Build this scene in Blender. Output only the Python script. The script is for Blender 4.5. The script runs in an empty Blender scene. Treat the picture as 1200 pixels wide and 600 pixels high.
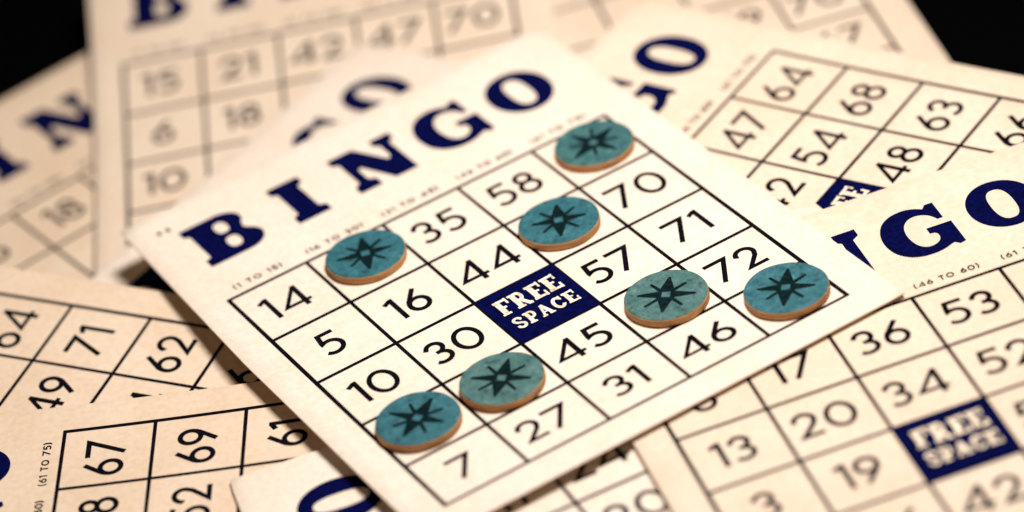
import bpy, bmesh, math, random
from mathutils import Vector, Matrix
from mathutils.geometry import tessellate_polygon

FOCUS = (2.6, 2.6); FSTOP = 5.9
KEY_LOC = (.085, -.005, .40); KEY_SIZE = .13; KEY_POWER = 2.4
FILL = .085
R0 = [[0.844756148, 0.50057098, 0.189250479], [-0.424333308, 0.411062318, 0.806826508], [0.326080196, -0.761876935, 0.55965636]]
T0 = [-3.089454, 0.553399, 42.712764]
PRINT_STRETCH = [1.02092, -0.02467, -0.00464]
LAYOUT = {
 "main": ([2.5, 2.5, 0, 0, 0, 0, 0], 0.0),
 "I": ([4.408067, 7.599066, 0.244029, 0.004587, 0.005254, -0.001493, -0.001816], -0.03691),
 "H": ([2.426232, 7.219233, 0.102367, -5.8e-05, 1.8e-05, 2.5e-05, -1e-05], -0.15119),
 "G": ([2.316392, 6.560954, -1.320685, -3e-06, 0.000256, 1.7e-05, -0.000279], -0.1816),
 "J": ([6.119867, 3.332897, -0.453671, 0.002636, -0.014302, 0.00096, 0.00545], -0.23969),
 "F": ([-1.514453, 3.929641, -1.041593, 0.003377, -0.014456, 0.001609, 0.007436], -0.25232),
 "E": ([-3.003585, 0.312258, -0.654227, -0.012027, -0.086129, 0.008224, 0.000341], -0.19903),
 "B": ([3.352507, 0.60667, -0.432872, -0.010269, 0.003376, 0.001077, -0.00331], -0.51082),
 "C": ([2.782573, -3.270835, 0.452291, -0.000373, -0.058382, 0.001113, 0.019354], -0.82889),
 "K": ([6.976848, -2.202164, 0.294331, -0.001414, 0.000764, -0.0012, -2.7e-05], -0.8963),
 "D": ([1.037798, -2.825966, -0.114721, 0.009909, -0.012895, -0.001928, 0.011237], -1.00521),
}
CHIPS = [[1.529, 0.359], [3.444, 1.436], [4.546, 0.4], [3.546, 3.522], [4.544, 4.356], [1.474, 3.504], [0.464, 3.453]]
CHIP_R = 0.4628
# ------------------------------------------------------------------ helpers
S = 0.02                       # one printed square is 20 mm; all plans below are in squares
ZOFF = 1.2                    # height of the curled top card's middle above the table, in squares
U0, U1, V0, V1 = -.40, 5.47, -2.12, 5.53
THICK = .022
random.seed(7)
scene = bpy.context.scene
C = bpy.context.collection

def W(x, y, z):                # plan (x right, y down, z up) -> world metres
    return Vector(((x - 2.5) * S, -(y - 2.5) * S, (z + ZOFF) * S))

def surf(card, u, v, lift=0.0, raw=False):
    q, h = LAYOUT[card]
    X, Y = u - 2.5, v - 2.5
    if card == 'main' and not raw:            # its printed rows are not all the same height
        a, b2, b3 = PRINT_STRETCH
        Y = a*Y + b2*Y*Y + b3*Y**3
    z = h + q[5]*X*X + q[6]*Y*Y + q[3]*X + q[4]*Y
    c, s = math.cos(q[2]), math.sin(q[2])
    return W(c*X - s*Y + q[0], s*X + c*Y + q[1], z + lift)

def mesh_obj(name, verts, faces, mats, parent=None, smooth=False, fmat=None):
    me = bpy.data.meshes.new(name)
    me.from_pydata([tuple(v) for v in verts], [], faces)
    for m in mats: me.materials.append(m)
    if fmat:
        for p, k in zip(me.polygons, fmat): p.material_index = k
    if smooth:
        for p in me.polygons: p.use_smooth = True
    me.update()
    o = bpy.data.objects.new(name, me); C.objects.link(o)
    if parent: o.parent = parent
    return o

def localise(o, root):         # vertices are given in world space; re-base them on the root empty
    M = root.matrix_world.inverted()
    o.data.transform(M)

# ------------------------------------------------------------------ materials
def new_mat(name):
    m = bpy.data.materials.new(name); m.use_nodes = True
    nt = m.node_tree
    return m, nt, nt.nodes['Principled BSDF']

def paper(name, a, b, rough=.62):
    m, nt, bs = new_mat(name)
    tc = nt.nodes.new('ShaderNodeTexCoord')
    n1 = nt.nodes.new('ShaderNodeTexNoise'); n1.inputs['Scale'].default_value = 38; n1.inputs['Detail'].default_value = 5; n1.inputs['Roughness'].default_value = .6
    n2 = nt.nodes.new('ShaderNodeTexNoise'); n2.inputs['Scale'].default_value = 700; n2.inputs['Detail'].default_value = 4
    nt.links.new(tc.outputs['Object'], n1.inputs['Vector']); nt.links.new(tc.outputs['Object'], n2.inputs['Vector'])
    cr = nt.nodes.new('ShaderNodeValToRGB')
    cr.color_ramp.elements[0].position = .36; cr.color_ramp.elements[0].color = (*a, 1)
    cr.color_ramp.elements[1].position = .62; cr.color_ramp.elements[1].color = (*b, 1)
    nt.links.new(n1.outputs['Fac'], cr.inputs['Fac'])
    mx = nt.nodes.new('ShaderNodeMix'); mx.data_type = 'RGBA'; mx.blend_type = 'MULTIPLY'
    cr2 = nt.nodes.new('ShaderNodeValToRGB')
    cr2.color_ramp.elements[0].position = .3; cr2.color_ramp.elements[0].color = (.92, .885, .84, 1)
    cr2.color_ramp.elements[1].position = .65; cr2.color_ramp.elements[1].color = (1, 1, 1, 1)
    nt.links.new(n2.outputs['Fac'], cr2.inputs['Fac'])
    mx.inputs[0].default_value = 1
    nt.links.new(cr.outputs['Color'], mx.inputs[6]); nt.links.new(cr2.outputs['Color'], mx.inputs[7])
    nt.links.new(mx.outputs[2], bs.inputs['Base Color'])
    bs.inputs['Roughness'].default_value = rough
    bs.inputs['Specular IOR Level'].default_value = .3
    bp = nt.nodes.new('ShaderNodeBump'); bp.inputs['Strength'].default_value = .25; bp.inputs['Distance'].default_value = .0001
    nt.links.new(n2.outputs['Fac'], bp.inputs['Height']); nt.links.new(bp.outputs['Normal'], bs.inputs['Normal'])
    return m

PAPER = paper('cream_card_paper', (.83, .715, .59), (.86, .765, .655))
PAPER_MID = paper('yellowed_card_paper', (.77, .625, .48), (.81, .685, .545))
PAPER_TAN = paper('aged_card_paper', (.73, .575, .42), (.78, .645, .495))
EDGE = paper('card_core_edge', (.52, .29, .13), (.66, .40, .20), .9)

def ink(name, col, rough=.9):
    m, nt, bs = new_mat(name)
    tc = nt.nodes.new('ShaderNodeTexCoord')
    n = nt.nodes.new('ShaderNodeTexNoise'); n.inputs['Scale'].default_value = 900; n.inputs['Detail'].default_value = 3
    nt.links.new(tc.outputs['Object'], n.inputs['Vector'])
    cr = nt.nodes.new('ShaderNodeValToRGB')
    cr.color_ramp.elements[0].position = .3; cr.color_ramp.elements[0].color = (*[c*.6 for c in col], 1)
    cr.color_ramp.elements[1].position = .7; cr.color_ramp.elements[1].color = (*[c*1.6 for c in col], 1)
    nt.links.new(n.outputs['Fac'], cr.inputs['Fac']); nt.links.new(cr.outputs['Color'], bs.inputs['Base Color'])
    bs.inputs['Roughness'].default_value = rough
    bs.inputs['Specular IOR Level'].default_value = .02
    return m
NAVY = ink('navy_ink', (.0013, .0024, .038))
BLACK = ink('black_ink', (.0035, .0035, .006))
KNOCK = ink('bare_paper_lettering', (.80, .68, .52), .6)

def chip_face(name, a, b):
    m, nt, bs = new_mat(name)
    tc = nt.nodes.new('ShaderNodeTexCoord')
    n = nt.nodes.new('ShaderNodeTexNoise'); n.inputs['Scale'].default_value = 260; n.inputs['Detail'].default_value = 6; n.inputs['Roughness'].default_value = .7
    nt.links.new(tc.outputs['Object'], n.inputs['Vector'])
    cr = nt.nodes.new('ShaderNodeValToRGB')
    cr.color_ramp.elements[0].position = .35; cr.color_ramp.elements[0].color = (*a, 1)
    cr.color_ramp.elements[1].position = .68; cr.color_ramp.elements[1].color = (*b, 1)
    nt.links.new(n.outputs['Fac'], cr.inputs['Fac'])
    n2 = nt.nodes.new('ShaderNodeTexNoise'); n2.inputs['Scale'].default_value = 620; n2.inputs['Detail'].default_value = 7; n2.inputs['Roughness'].default_value = .75
    oi = nt.nodes.new('ShaderNodeObjectInfo')
    ad = nt.nodes.new('ShaderNodeVectorMath'); ad.operation = 'ADD'
    nt.links.new(tc.outputs['Object'], ad.inputs[0]); nt.links.new(oi.outputs['Location'], ad.inputs[1])
    nt.links.new(ad.outputs[0], n2.inputs['Vector']); nt.links.new(ad.outputs[0], n.inputs['Vector'])
    c2 = nt.nodes.new('ShaderNodeValToRGB')
    e = c2.color_ramp.elements
    e[0].position = .38; e[0].color = (.45, .43, .42, 1); e[1].position = .47; e[1].color = (1, 1, 1, 1)
    e.new(.55).color = (1, 1, 1, 1); e.new(.66).color = (2.0, 1.5, 1.35, 1)
    nt.links.new(n2.outputs['Fac'], c2.inputs['Fac'])
    mx = nt.nodes.new('ShaderNodeMix'); mx.data_type = 'RGBA'; mx.blend_type = 'MULTIPLY'; mx.inputs[0].default_value = 1
    nt.links.new(cr.outputs['Color'], mx.inputs[6]); nt.links.new(c2.outputs['Color'], mx.inputs[7])
    nt.links.new(mx.outputs[2], bs.inputs['Base Color'])
    bs.inputs['Roughness'].default_value = .55; bs.inputs['Specular IOR Level'].default_value = .3
    bp = nt.nodes.new('ShaderNodeBump'); bp.inputs['Strength'].default_value = .35; bp.inputs['Distance'].default_value = .0002
    nt.links.new(n.outputs['Fac'], bp.inputs['Height']); nt.links.new(bp.outputs['Normal'], bs.inputs['Normal'])
    return m
TEAL = chip_face('teal_paint', (.014, .098, .122), (.040, .170, .205))
TEAL_GREY = chip_face('faded_teal_paint', (.038, .118, .115), (.085, .190, .178))
TEAL_GREEN = chip_face('green_teal_paint', (.024, .110, .116), (.062, .172, .174))
WOOD = paper('chip_wood', (.44, .20, .07), (.66, .36, .15), .7)
_nt = WOOD.node_tree
_mp = _nt.nodes.new('ShaderNodeMapping'); _mp.inputs['Scale'].default_value = (1, 1, 9)
_tc = [n for n in _nt.nodes if n.type == 'TEX_COORD'][0]
_nt.links.new(_tc.outputs['Object'], _mp.inputs['Vector'])
for _n in _nt.nodes:
    if _n.type == 'TEX_NOISE':
        _n.inputs['Scale'].default_value = 160 if _n.inputs['Scale'].default_value < 100 else 500
        _nt.links.new(_mp.outputs['Vector'], _n.inputs['Vector'])
STAR = ink('star_ink', (.004, .012, .014))
TABLE = ink('black_table_top', (.0004, .0004, .0005), .8)
TABLE.node_tree.nodes['Principled BSDF'].inputs['Specular IOR Level'].default_value = .02

# ------------------------------------------------------------------ flat printing
def tessellate(loops):
    pts = [p for l in loops for p in l]
    tris = tessellate_polygon([[Vector((x, y, 0)) for x, y in l] for l in loops])
    return pts, [tuple(t) for t in tris]

def refine(pts, tris, L=.22):
    bm = bmesh.new()
    vs = [bm.verts.new((x, y, 0)) for x, y in pts]
    for t in tris:
        try: bm.faces.new([vs[i] for i in t])
        except ValueError: pass
    for _ in range(6):
        e = [e for e in bm.edges if e.calc_length() > L]
        if not e: break
        bmesh.ops.subdivide_edges(bm, edges=e, cuts=1)
        bmesh.ops.triangulate(bm, faces=bm.faces[:])
    bm.verts.ensure_lookup_table(); bm.verts.index_update()
    p = [(v.co.x, v.co.y) for v in bm.verts]; f = [tuple(v.index for v in fa.verts) for fa in bm.faces]
    bm.free()
    return p, f

def up(card, pts, f, lift):    # face winding so that normals point up
    out = []
    for t in f:
        (ax, ay), (bx, by), (cx, cy) = pts[t[0]], pts[t[1]], pts[t[2]]
        out.append(t if (bx-ax)*(cy-ay) - (by-ay)*(cx-ax) < 0 else tuple(reversed(t)))
    return [surf(card, x, y, lift) for x, y in pts], out

def print_loops(name, card, shapes, mat, parent, root, lift=.003):
    V, F = [], []
    for loops in shapes:
        p, f = refine(*tessellate(loops))
        v, f = up(card, p, f, lift)
        F += [tuple(i + len(V) for i in t) for t in f]; V += v
    o = mesh_obj(name, V, F, [mat], parent); localise(o, root)
    return o

def ribbon(path, w, closed=False, cap=True):
    """outline loops (outer[, hole]) of a stroke of width w along path"""
    P = [Vector(p) for p in path]
    n = len(P); L, R = [], []
    for i in range(n):
        if closed: a, b = P[i-1], P[(i+1) % n]; d0 = (P[i]-a).normalized(); d1 = (b-P[i]).normalized()
        else:
            d1 = (P[min(i+1, n-1)] - P[i]); d0 = P[i] - P[max(i-1, 0)]
            if d1.length < 1e-9: d1 = d0.copy()
            if d0.length < 1e-9: d0 = d1.copy()
            d0 = d0.normalized(); d1 = d1.normalized()
        t = d0 + d1
        t = t.normalized() if t.length > 1e-6 else d0
        nrm = Vector((-t.y, t.x)); n0 = Vector((-d0.y, d0.x))
        k = 1 / max(.45, nrm.dot(n0))
        L.append(P[i] + nrm*w/2*k); R.append(P[i] - nrm*w/2*k)
    return L, R

def strokes_mesh(name, card, strokes, mat, parent, root, lift=.003):
    """strokes: list of (path, width, closed)"""
    V, F = [], []
    for k, (path, w, closed) in enumerate(strokes):
        # keep pieces short so the ink follows the bend of the card
        q = []
        m = len(path)
        for i in range(m if closed else m-1):
            a, b = path[i], path[(i+1) % m]
            c = max(1, int(math.dist(a, b)/.25))
            for j in range(c): q.append((a[0]+(b[0]-a[0])*j/c, a[1]+(b[1]-a[1])*j/c))
        if not closed: q.append(path[-1])
        L, R = ribbon(q, w, closed)
        z = lift + .0004*k
        b0 = len(V); n = len(q)
        for l, r in zip(L, R): V += [surf(card, l.x, l.y, z), surf(card, r.x, r.y, z)]
        for i in range(n if closed else n-1):
            a, b = b0+2*i, b0+2*((i+1) % n)
            F.append((a, a+1, b+1, b))
    o = mesh_obj(name, V, F, [mat], parent)
    bm = bmesh.new(); bm.from_mesh(o.data)
    for f in bm.faces:
        f.normal_update()
        if f.normal.z < 0: f.normal_flip()
    bm.to_mesh(o.data); bm.free()
    localise(o, root)
    return o

def arc(cx, cy, rx, ry, a0, a1, n=18):
    return [(cx + rx*math.cos(math.radians(a0+(a1-a0)*i/n)), cy + ry*math.sin(math.radians(a0+(a1-a0)*i/n))) for i in range(n+1)]
def sup(cx, cy, rx, ry, e=2.0, n=40):
    o = []
    for i in range(n):
        a = 2*math.pi*i/n; c, s = math.cos(a), math.sin(a)
        o.append((cx + rx*math.copysign(abs(c)**(2/e), c), cy + ry*math.copysign(abs(s)**(2/e), s)))
    return o
def ring(cx, cy, rx, ry, n=32): return [(cx+rx*math.cos(2*math.pi*i/n), cy+ry*math.sin(2*math.pi*i/n)) for i in range(n)]

# numerals .43 high, y down, origin top left; value = (advance width, [(path, weight factor, closed)])
H = .43
DIG = {
 '0': (.335, [(ring(.1675, .215, .140, .190), 1, True)]),
 '1': (.125, [([(.0, .075), (.085, .026), (.097, .026), (.097, .43)], 1, False)]),
 '2': (.27, [([(.018, .135)] + arc(.130, .130, .106, .104, 182, 375, 16) + [(.205, .222), (.045, .403), (.27, .403)], 1, False)]),
 '3': (.25, [([(.015, .110)] + arc(.118, .118, .092, .092, 200, 440, 16) + [(.095, .208)], 1, False),
             ([(.095, .208)] + arc(.112, .305, .112, .100, 285, 500, 18), 1, False)]),
 '4': (.34, [([(.262, .018), (.03, .335), (.34, .335)], .85, False), ([(.262, .0), (.262, .43)], 1.05, False)]),
 '5': (.275, [([(.26, .024), (.078, .024), (.055, .178)] + arc(.125, .285, .124, .120, 236, 500, 20), 1, False)]),
 '6': (.27, [([(.205, .0), (.052, .20), (.03, .25)], 1, False), (ring(.137, .290, .110, .113), 1, True)]),
 '7': (.285, [([(.0, .024), (.262, .024), (.045, .43)], 1, False)]),
 '8': (.27, [(ring(.135, .112, .088, .087), 1, True), (ring(.135, .300, .110, .103), 1, True)]),
 '9': (.27, [([(.065, .43), (.218, .23), (.24, .18)], 1, False), (ring(.133, .140, .110, .113), 1, True)]),
 '(': (.11, [(arc(.14, .215, .11, .25, 250, 110, 10), 1, False)]),
 ')': (.11, [(arc(-.03, .215, .11, .25, -70, 70, 10), 1, False)]),
 'T': (.27, [([(.0, .03), (.27, .03)], 1, False), ([(.135, .03), (.135, .43)], 1, False)]),
 'O': (.37, [(ring(.185, .215, .155, .185), 1, True)]),
 ' ': (.14, []),
}
# slab letters for the free square, 1 high, strokes ~.26
SL = {
 'F': (.86, [([(.06, .09), (.86, .09)], .19, 0), ([(.84, .0), (.84, .36)], .12, 0), ([(.28, .1), (.28, .9)], .30, 0), ([(.3, .5), (.62, .5)], .15, 0), ([(.02, .92), (.56, .92)], .16, 0)]),
 'R': (.96, [([(.02, .09), (.55, .09)], .18, 0), ([(.26, .1), (.26, .9)], .28, 0), ([(.3, .09)] + arc(.52, .3, .2, .21, -90, 90, 10) + [(.3, .51)], .20, 0), ([(.5, .5), (.78, .92), (.96, .92)], .22, 0), ([(.0, .92), (.5, .92)], .16, 0)]),
 'E': (.86, [([(.02, .09), (.84, .09)], .18, 0), ([(.82, .0), (.82, .34)], .12, 0), ([(.27, .1), (.27, .9)], .30, 0), ([(.3, .5), (.64, .5)], .15, 0), ([(.02, .91), (.86, .91)], .18, 0), ([(.84, 1.), (.84, .66)], .12, 0)]),
 'S': (.80, [([(.70, .30)] + arc(.4, .28, .27, .19, 0, -200, 12) + [(.3, .46), (.52, .54)] + arc(.42, .72, .27, .19, -40, 190, 14), .21, 0)]),
 'P': (.84, [([(.02, .09), (.5, .09)], .18, 0), ([(.26, .1), (.26, .9)], .28, 0), ([(.3, .09)] + arc(.50, .32, .22, .23, -90, 90, 10) + [(.3, .55)], .20, 0), ([(.0, .92), (.52, .92)], .16, 0)]),
 'A': (1.0, [([(.18, .92), (.46, .06)], .16, 0), ([(.46, .04), (.80, .92)], .26, 0), ([(.3, .64), (.68, .64)], .13, 0), ([(.0, .92), (.36, .92)], .16, 0), ([(.58, .92), (1., .92)], .16, 0)]),
 'C': (.84, [(arc(.46, .5, .33, .40, -35, -330, 22), .24, 0), ([(.76, .02), (.76, .36)], .12, 0)]),
}

def text_strokes(txt, cx, top, h, weight, gap=.065, fit=None):
    k = h / H
    adv = [DIG[c][0] for c in txt]
    total = sum(adv) + gap*(len(txt)-1)
    kx = k if fit is None else fit/total
    x = cx - total*kx/2; out = []
    for c, a in zip(txt, adv):
        for path, wf, closed in DIG[c][1]:
            out.append(([(x + px*kx, top + py*k) for px, py in path], weight*wf, closed))
        x += (a + gap)*kx
    return out

def slab_strokes(txt, x0, x1, top, h):
    gap = .15
    adv = [SL[c][0] for c in txt]; total = sum(adv) + gap*(len(txt)-1)
    kx = (x1-x0)/total; x = x0; out = []
    for c, a in zip(txt, adv):
        for path, w, _ in SL[c][1]:
            out.append(([(x + px*kx, top + py*h) for px, py in path], w*.86*(kx+h)/2, False))
        x += (a+gap)*kx
    return out

def spline(pts, n=5):          # Catmull-Rom through open points
    o = []
    for i in range(len(pts)-1):
        p0 = pts[max(i-1, 0)]; p1 = pts[i]; p2 = pts[i+1]; p3 = pts[min(i+2, len(pts)-1)]
        for j in range(n):
            t = j/n
            o.append(tuple(.5*((2*p1[k]) + (-p0[k]+p2[k])*t + (2*p0[k]-5*p1[k]+4*p2[k]-p3[k])*t*t + (-p0[k]+3*p1[k]-3*p2[k]+p3[k])*t**3) for k in (0, 1)))
    o.append(pts[-1]); return o

B_out = [(.12, -1.56), (.58, -1.56)] + arc(.58, -1.345, .25, .215, -90, 38, 14) + [(.755, -1.125)] + arc(.62, -.885, .27, .23, -52, 90, 16) + [(.105, -.655), (.105, -.80), (.185, -.835), (.185, -1.375), (.12, -1.41)]
LETTER = {
 'B': [[B_out, sup(.545, -1.28, .080, .120, 2.5), sup(.545, -.935, .083, .118, 2.5)]],
 'I': [[[(1.27, -1.55), (1.69, -1.55), (1.69, -1.41), (1.61, -1.365), (1.61, -.84), (1.69, -.80), (1.69, -.66), (1.26, -.66), (1.26, -.805), (1.34, -.85), (1.34, -1.365), (1.27, -1.405)]]],
 'N': [[[(2.09, -1.55), (2.43, -1.55), (2.665, -1.065), (2.70, -1.075), (2.72, -1.12), (2.72, -1.36), (2.66, -1.405), (2.66, -1.55), (2.93, -1.55), (2.93, -1.42), (2.85, -1.36), (2.85, -.66), (2.555, -.66), (2.345, -1.12), (2.305, -1.13), (2.29, -1.08), (2.29, -.865), (2.37, -.82), (2.37, -.66), (2.08, -.66), (2.08, -.80), (2.165, -.86), (2.165, -1.36), (2.09, -1.41)]]],
 'G': [[[(3.76, -1.56), (3.85, -1.56), (3.85, -1.23), (3.785, -1.23)] + spline([(3.77, -1.27), (3.71, -1.36), (3.60, -1.41), (3.49, -1.38), (3.41, -1.27), (3.38, -1.09), (3.41, -.90), (3.48, -.80), (3.57, -.785), (3.65, -.83), (3.685, -.90), (3.685, -.97)]) +
        [(3.66, -1.0), (3.61, -1.01), (3.61, -1.12), (3.90, -1.12), (3.90, -.68), (3.83, -.66), (3.78, -.715)] + spline([(3.74, -.70), (3.64, -.655), (3.52, -.635), (3.38, -.65), (3.25, -.72), (3.15, -.86), (3.11, -1.06), (3.13, -1.26), (3.21, -1.44), (3.34, -1.55), (3.50, -1.585), (3.62, -1.555), (3.71, -1.495)])]],
 'O': [[sup(4.50, -1.12, .39, .465, 2.05, 64), sup(4.50, -1.11, .132, .305, 2.5, 44)]],
}
CAPTIONS = ['(1 TO 15)', '(16 TO 30)', '(31 TO 45)', '(46 TO 60)', '(61 TO 75)']

# ------------------------------------------------------------------ a card
def board_mesh(card, mat, root):
    nu, nv = 30, 40; ch = .008
    us = [U0, U0+ch] + [U0 + (U1-U0)*i/nu for i in range(1, nu)] + [U1-ch, U1]
    vs = [V0, V0+ch] + [V0 + (V1-V0)*i/nv for i in range(1, nv)] + [V1-ch, V1]
    a, b = len(us), len(vs)
    rc = .045                                    # slightly rounded corners
    def soften(u, v):
        cu = U0+rc if u < U0+rc else (U1-rc if u > U1-rc else None)
        cv = V0+rc if v < V0+rc else (V1-rc if v > V1-rc else None)
        if cu is None or cv is None: return u, v
        d = math.hypot(u-cu, v-cv)
        if d <= rc: return u, v
        return cu+(u-cu)*rc/d, cv+(v-cv)*rc/d
    V, F, M = [], [], []
    for top in (1, 0):
        for j, v in enumerate(vs):
            for i, u in enumerate(us):
                rim = i in (0, a-1) or j in (0, b-1)
                uu, vv = soften(u, v)
                if card == 'main':                # cut slightly out of square
                    uu, vv = (uu + (U1-uu)/(U1-U0) * (.11*max(0, (1.2-vv)/3.3) - .025),
                              vv - (V1-vv)/(V1-V0) * (.08 + .09*(uu-U0)/(U1-U0)))
                z = (-.005 if rim else 0) if top else -THICK + (.005 if rim else 0)
                V.append(surf(card, uu, vv, z))
    for j in range(b-1):
        for i in range(a-1):
            k = j*a + i
            F.append((k, k+a, k+a+1, k+1)); M.append(0)
            k += a*b
            F.append((k, k+1, k+a+1, k+a)); M.append(0)
    n = a*b
    rim = [(i) for i in range(a)] + [j*a + a-1 for j in range(1, b)] + [(b-1)*a + i for i in range(a-2, -1, -1)] + [j*a for j in range(b-2, 0, -1)]
    for k in range(len(rim)):
        p, q = rim[k], rim[(k+1) % len(rim)]
        F.append((p, q, q+n, p+n)); M.append(1)
    o = mesh_obj('card_board', V, F, [mat, EDGE], root, False, M)
    for p in o.data.polygons: p.use_smooth = p.material_index == 0
    localise(o, root)
    return o

def bingo_card(card, label, numbers, mat, letters='BINGO', captions=range(5), free=True, ditto=False):
    root = bpy.data.objects.new('bingo_card', None); C.objects.link(root)
    q, h = LAYOUT[card]
    root.location = W(q[0], q[1], h - THICK); root.rotation_euler = (0, 0, -q[2])
    root.empty_display_size = .02
    bpy.context.view_layer.update()
    root['label'] = label; root['category'] = 'bingo card'; root['group'] = 'bingo cards scattered in a pile'
    board_mesh(card, mat, root)
    lw = .043
    lines = [([(i, -.02), (i, 5.02)], lw*(1.15 if i in (0, 5) else 1), False) for i in range(6)] + [([(-.02, j), (5.02, j)], lw, False) for j in range(6)]
    strokes_mesh('number_grid', card, lines, BLACK, root, root, .003)
    for ch in letters:
        dx, dy = {'main': (.055, -.05), 'F': (0, .10)}.get(card, (0, 0))
        print_loops('heading_letter', card, [[[(x+dx, y+dy) for x, y in l] for l in sh] for sh in LETTER[ch]], NAVY, root, root)
    for k in captions:
        fit = .62 if k == 0 else .74
        strokes_mesh('range_caption', card, text_strokes(CAPTIONS[k], k+.465, -.215, .085, .0165, .1, fit), BLACK, root, root)
    if ditto:
        strokes_mesh('quote_mark', card, [([(.0, -1.81), (.015, -1.74)], .05, False), ([(.11, -1.80), (.125, -1.73)], .05, False)], BLACK, root, root)
    if free:
        sq = print_loops('free_square', card, [[[(2.0, 2.0), (3.0, 2.0), (3.0, 3.0), (2.0, 3.0)]]], NAVY, root, root, .0085)
        t = strokes_mesh('free_space_lettering', card, slab_strokes('FREE', 2.11, 2.88, 2.15, .31) + slab_strokes('SPACE', 2.11, 2.89, 2.56, .235), KNOCK, sq, root, .0105)
    for (c, r), n in numbers.items():
        strokes_mesh('printed_number', card, text_strokes(str(n), c+.465, r+.265, H, .059), BLACK, root, root, .003)
    return root

bingo_card('main', 'topmost cream bingo card carrying the teal chips, whole BINGO heading visible',
    {(0,0):14, (0,1):5, (0,2):10, (0,4):7, (1,1):16, (1,2):30, (1,4):27, (2,0):35, (2,1):44, (2,3):45, (2,4):31, (3,0):58, (3,2):57, (3,4):46, (4,1):70, (4,2):71, (4,3):72}, PAPER, ditto=True)
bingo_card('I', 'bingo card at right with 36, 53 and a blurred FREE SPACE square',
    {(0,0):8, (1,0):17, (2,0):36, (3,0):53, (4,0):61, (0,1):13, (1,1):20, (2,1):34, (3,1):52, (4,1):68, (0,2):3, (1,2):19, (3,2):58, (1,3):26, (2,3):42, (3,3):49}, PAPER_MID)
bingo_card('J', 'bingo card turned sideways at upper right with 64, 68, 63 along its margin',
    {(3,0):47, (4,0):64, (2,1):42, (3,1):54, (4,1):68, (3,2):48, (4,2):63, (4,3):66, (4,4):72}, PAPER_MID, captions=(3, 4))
bingo_card('H', 'bingo card at the bottom edge, only a few squares showing between two cards',
    {(0,0):11, (1,0):24, (1,1):20, (0,1):4, (2,0):38}, PAPER, letters='', captions=(), free=False)
bingo_card('G', 'bingo card at lower left showing only a blue letter O and blank corner',
    {}, PAPER, letters='GO', captions=(4,), free=False)
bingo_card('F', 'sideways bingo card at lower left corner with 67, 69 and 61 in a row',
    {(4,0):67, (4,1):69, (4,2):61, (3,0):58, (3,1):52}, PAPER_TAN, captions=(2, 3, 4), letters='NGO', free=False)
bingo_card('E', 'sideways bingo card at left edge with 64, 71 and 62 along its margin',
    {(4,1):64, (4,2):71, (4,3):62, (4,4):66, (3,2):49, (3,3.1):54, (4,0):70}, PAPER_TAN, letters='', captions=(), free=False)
bingo_card('B', 'bingo card beneath the chip card, its G and O peeking out above',
    {}, PAPER, letters='BINGO', captions=(), free=False)
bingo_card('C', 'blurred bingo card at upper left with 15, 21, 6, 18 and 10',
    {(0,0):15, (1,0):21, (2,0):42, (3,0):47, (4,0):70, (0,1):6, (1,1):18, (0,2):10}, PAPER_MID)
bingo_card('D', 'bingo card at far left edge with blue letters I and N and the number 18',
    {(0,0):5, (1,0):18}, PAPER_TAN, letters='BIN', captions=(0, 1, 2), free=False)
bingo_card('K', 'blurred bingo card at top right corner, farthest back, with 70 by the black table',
    {(1,2):25, (2,2):32, (3,2):59, (4,2):70, (4,3):67, (4,1):64}, PAPER_MID, letters='', captions=(), free=False)

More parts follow.
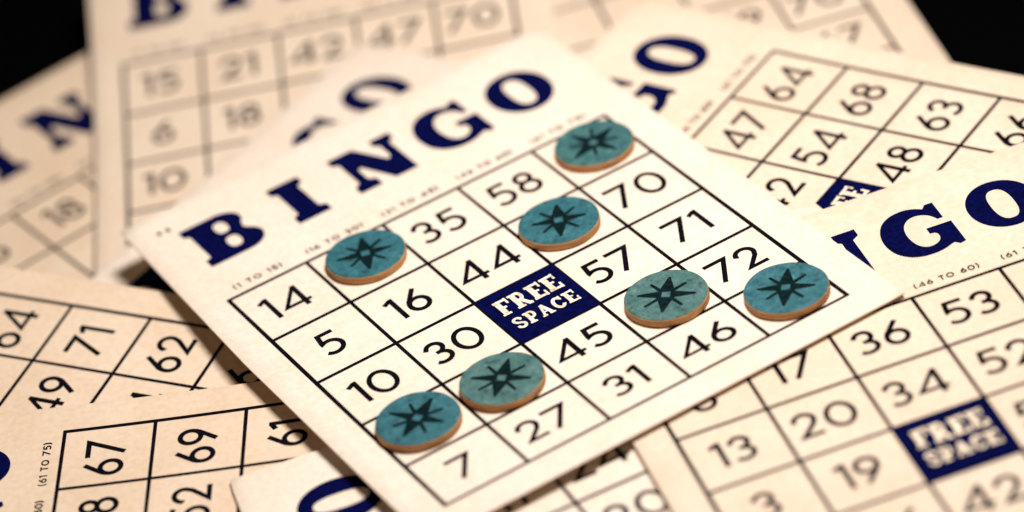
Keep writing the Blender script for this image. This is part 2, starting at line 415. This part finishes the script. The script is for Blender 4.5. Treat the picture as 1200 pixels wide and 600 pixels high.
# ------------------------------------------------------------------ chips
def chip(cx, cy, ang, face, label, h=.097):
    u, v = cx, cy
    p = surf('main', u, v, .004, True)
    du = surf('main', u+.05, v, .004, True) - surf('main', u-.05, v, .004, True); dv = surf('main', u, v-.05, .004, True) - surf('main', u, v+.05, .004, True)
    n = du.cross(dv).normalized(); x = du.normalized(); y = n.cross(x)
    root = bpy.data.objects.new('bingo_chip', None); C.objects.link(root)
    M = Matrix((x, y, n)).transposed().to_4x4(); M.translation = p
    root.matrix_world = M
    root.empty_display_size = .01
    root['label'] = label; root['category'] = 'game chip'; root['group'] = 'teal star chips on the top card'
    R = CHIP_R
    def lathe(name, prof, mat, closed_top=False, closed_bottom=False, N=72, wob=0.0):
        V, F = [], []
        for r, z in prof:
            for i in range(N):
                a = 2*math.pi*i/N
                rr = r*(1 + wob*math.sin(3*a+cx*9) + wob*.6*math.sin(7*a+cy*5))
                V.append((rr*math.cos(a)*S, rr*math.sin(a)*S, z*S))
        for k in range(len(prof)-1):
            for i in range(N):
                j = (i+1) % N
                F.append((k*N+i, k*N+j, (k+1)*N+j, (k+1)*N+i))
        if closed_top: F.append(tuple((len(prof)-1)*N+i for i in range(N)))
        if closed_bottom: F.append(tuple(reversed(range(N))))
        o = mesh_obj(name, V, F, [mat], root)
        for p_ in o.data.polygons: p_.use_smooth = len(p_.vertices) == 4
        return o
    lathe('wooden_disc', [(R*.965, 0), (R*.99, .008), (R, .02), (R, h-.022), (R*.996, h-.012), (R*.985, h-.006)], WOOD, True, True, wob=.006)
    lathe('painted_face', [(R*.990, h-.013), (R*.984, h-.002), (R*.968, h+.002), (R*.95, h+.003)], face, True, True, wob=.006)
    # eight-rayed star: four broad rays and four thin ones round a small bare square
    V, F = [], []
    def add(poly):
        b = len(V)
        for X, Y in poly: V.append((X*S, Y*S, (h+.0055)*S))
        F.append(tuple(range(b, b+len(poly))))
    a0 = math.radians(-ang)
    for k in range(4):
        for thin in (0, 1):
            a = a0 + math.pi/2*k + (math.pi/4 if thin else 0)
            d = (math.cos(a), math.sin(a)); t = (-d[1], d[0])
            jit = 1 + random.uniform(-.06, .06)
            if thin: r0, r1, w0, w1 = .075, .290*jit, .024, .017
            else:
                big = k % 2 == 0
                r0, r1, w0, w1 = .048, (.335 if big else .33)*jit, (.084 if big else .058), (.014 if big else .015)
            P = lambda r, w: (d[0]*r+t[0]*w, d[1]*r+t[1]*w)
            if thin: add([P(r0, w0), P(r0, -w0), P(r1*.97, -w1), P(r1, 0), P(r1*.97, w1)])
            else: add([P(r0, w0*.75), P(r0, -w0*.75), P(r0+.05, -w0*.95), P(r1*.97, -w1), P(r1, 0), P(r1*.97, w1), P(r0+.05, w0*.95)])
    o = mesh_obj('star_emblem', V, F, [STAR], root)
    bm = bmesh.new(); bm.from_mesh(o.data)
    for f in bm.faces:
        f.normal_update()
        if f.normal.z < 0: f.normal_flip()
    for i, f in enumerate(bm.faces):
        for v_ in f.verts: v_.co.z += i*.00025*S
    bm.to_mesh(o.data); bm.free()
    return root

chip_data = [
 (-70, TEAL, 'teal star chip between the 14 and the 35 of the top card'),
 (-64, TEAL, 'teal star chip on the square directly below the 58'),
 (-20, TEAL_GREEN, 'blurred teal star chip in the top corner square above the 70'),
 (-50, TEAL_GREY, 'grey-green star chip on the square below the 57, left of the 72'),
 (-52, TEAL, 'teal star chip in the corner square below the 72'),
 (-46, TEAL_GREY, 'grey-green star chip on the square directly below the 30'),
 (-33, TEAL, 'teal star chip lowest on the card, below the 10'),
]
for (cx, cy), (ang, m, lab) in zip(CHIPS, chip_data):
    chip(cx, cy, ang, m, lab)

# ------------------------------------------------------------------ table
tb = bmesh.new()
bmesh.ops.create_grid(tb, x_segments=8, y_segments=8, size=.9)
me = bpy.data.meshes.new('table_top'); tb.to_mesh(me); tb.free()
me.materials.append(TABLE)
t = bpy.data.objects.new('table_top', me); C.objects.link(t); t['kind'] = 'structure'
t.location = (0, .15, 0)

# ------------------------------------------------------------------ camera
cam = bpy.data.cameras.new('camera'); co = bpy.data.objects.new('camera', cam); C.objects.link(co)
R = Matrix(R0)
F3 = Matrix(((1, 0, 0), (0, -1, 0), (0, 0, -1)))     # plan (y down, z down) -> world axes
pos = -(R.transposed() @ Vector(T0))                  # in plan units, z down
right = F3 @ Vector(R0[0]); down = F3 @ Vector(R0[1]); fwd = F3 @ Vector(R0[2])
M = Matrix((right, -down, -fwd)).transposed().to_4x4()
M.translation = W(pos.x, pos.y, -pos.z)
co.matrix_world = M
cam.sensor_width = 36; cam.lens = 135
cam.clip_start = .01; cam.clip_end = 20
cam.dof.use_dof = True
foc = surf('main', *FOCUS)
cam.dof.focus_distance = (foc - M.translation).dot(fwd)
cam.dof.aperture_fstop = FSTOP
scene.camera = co

# ------------------------------------------------------------------ light
def area(name, loc, target, size, power, col):
    l = bpy.data.lights.new(name, 'AREA'); l.shape = 'DISK'; l.size = size; l.energy = power; l.color = col
    o = bpy.data.objects.new(name, l); C.objects.link(o); o.location = loc
    o.rotation_euler = (Vector(target) - Vector(loc)).to_track_quat('-Z', 'Y').to_euler()
    return o
area('key_lamp', KEY_LOC, (0.0, 0, .03), KEY_SIZE, KEY_POWER, (1, .93, .89))
w = bpy.data.worlds.new('World'); scene.world = w; w.use_nodes = True
w.node_tree.nodes['Background'].inputs['Color'].default_value = (1, .66, .40, 1)
w.node_tree.nodes['Background'].inputs['Strength'].default_value = FILL

scene.view_settings.view_transform = 'Standard'; scene.view_settings.look = 'None'
scene.view_settings.exposure = 0; scene.view_settings.gamma = 1
scene.render.resolution_x = 1024; scene.render.resolution_y = 512
scene.cycles.max_bounces = 6
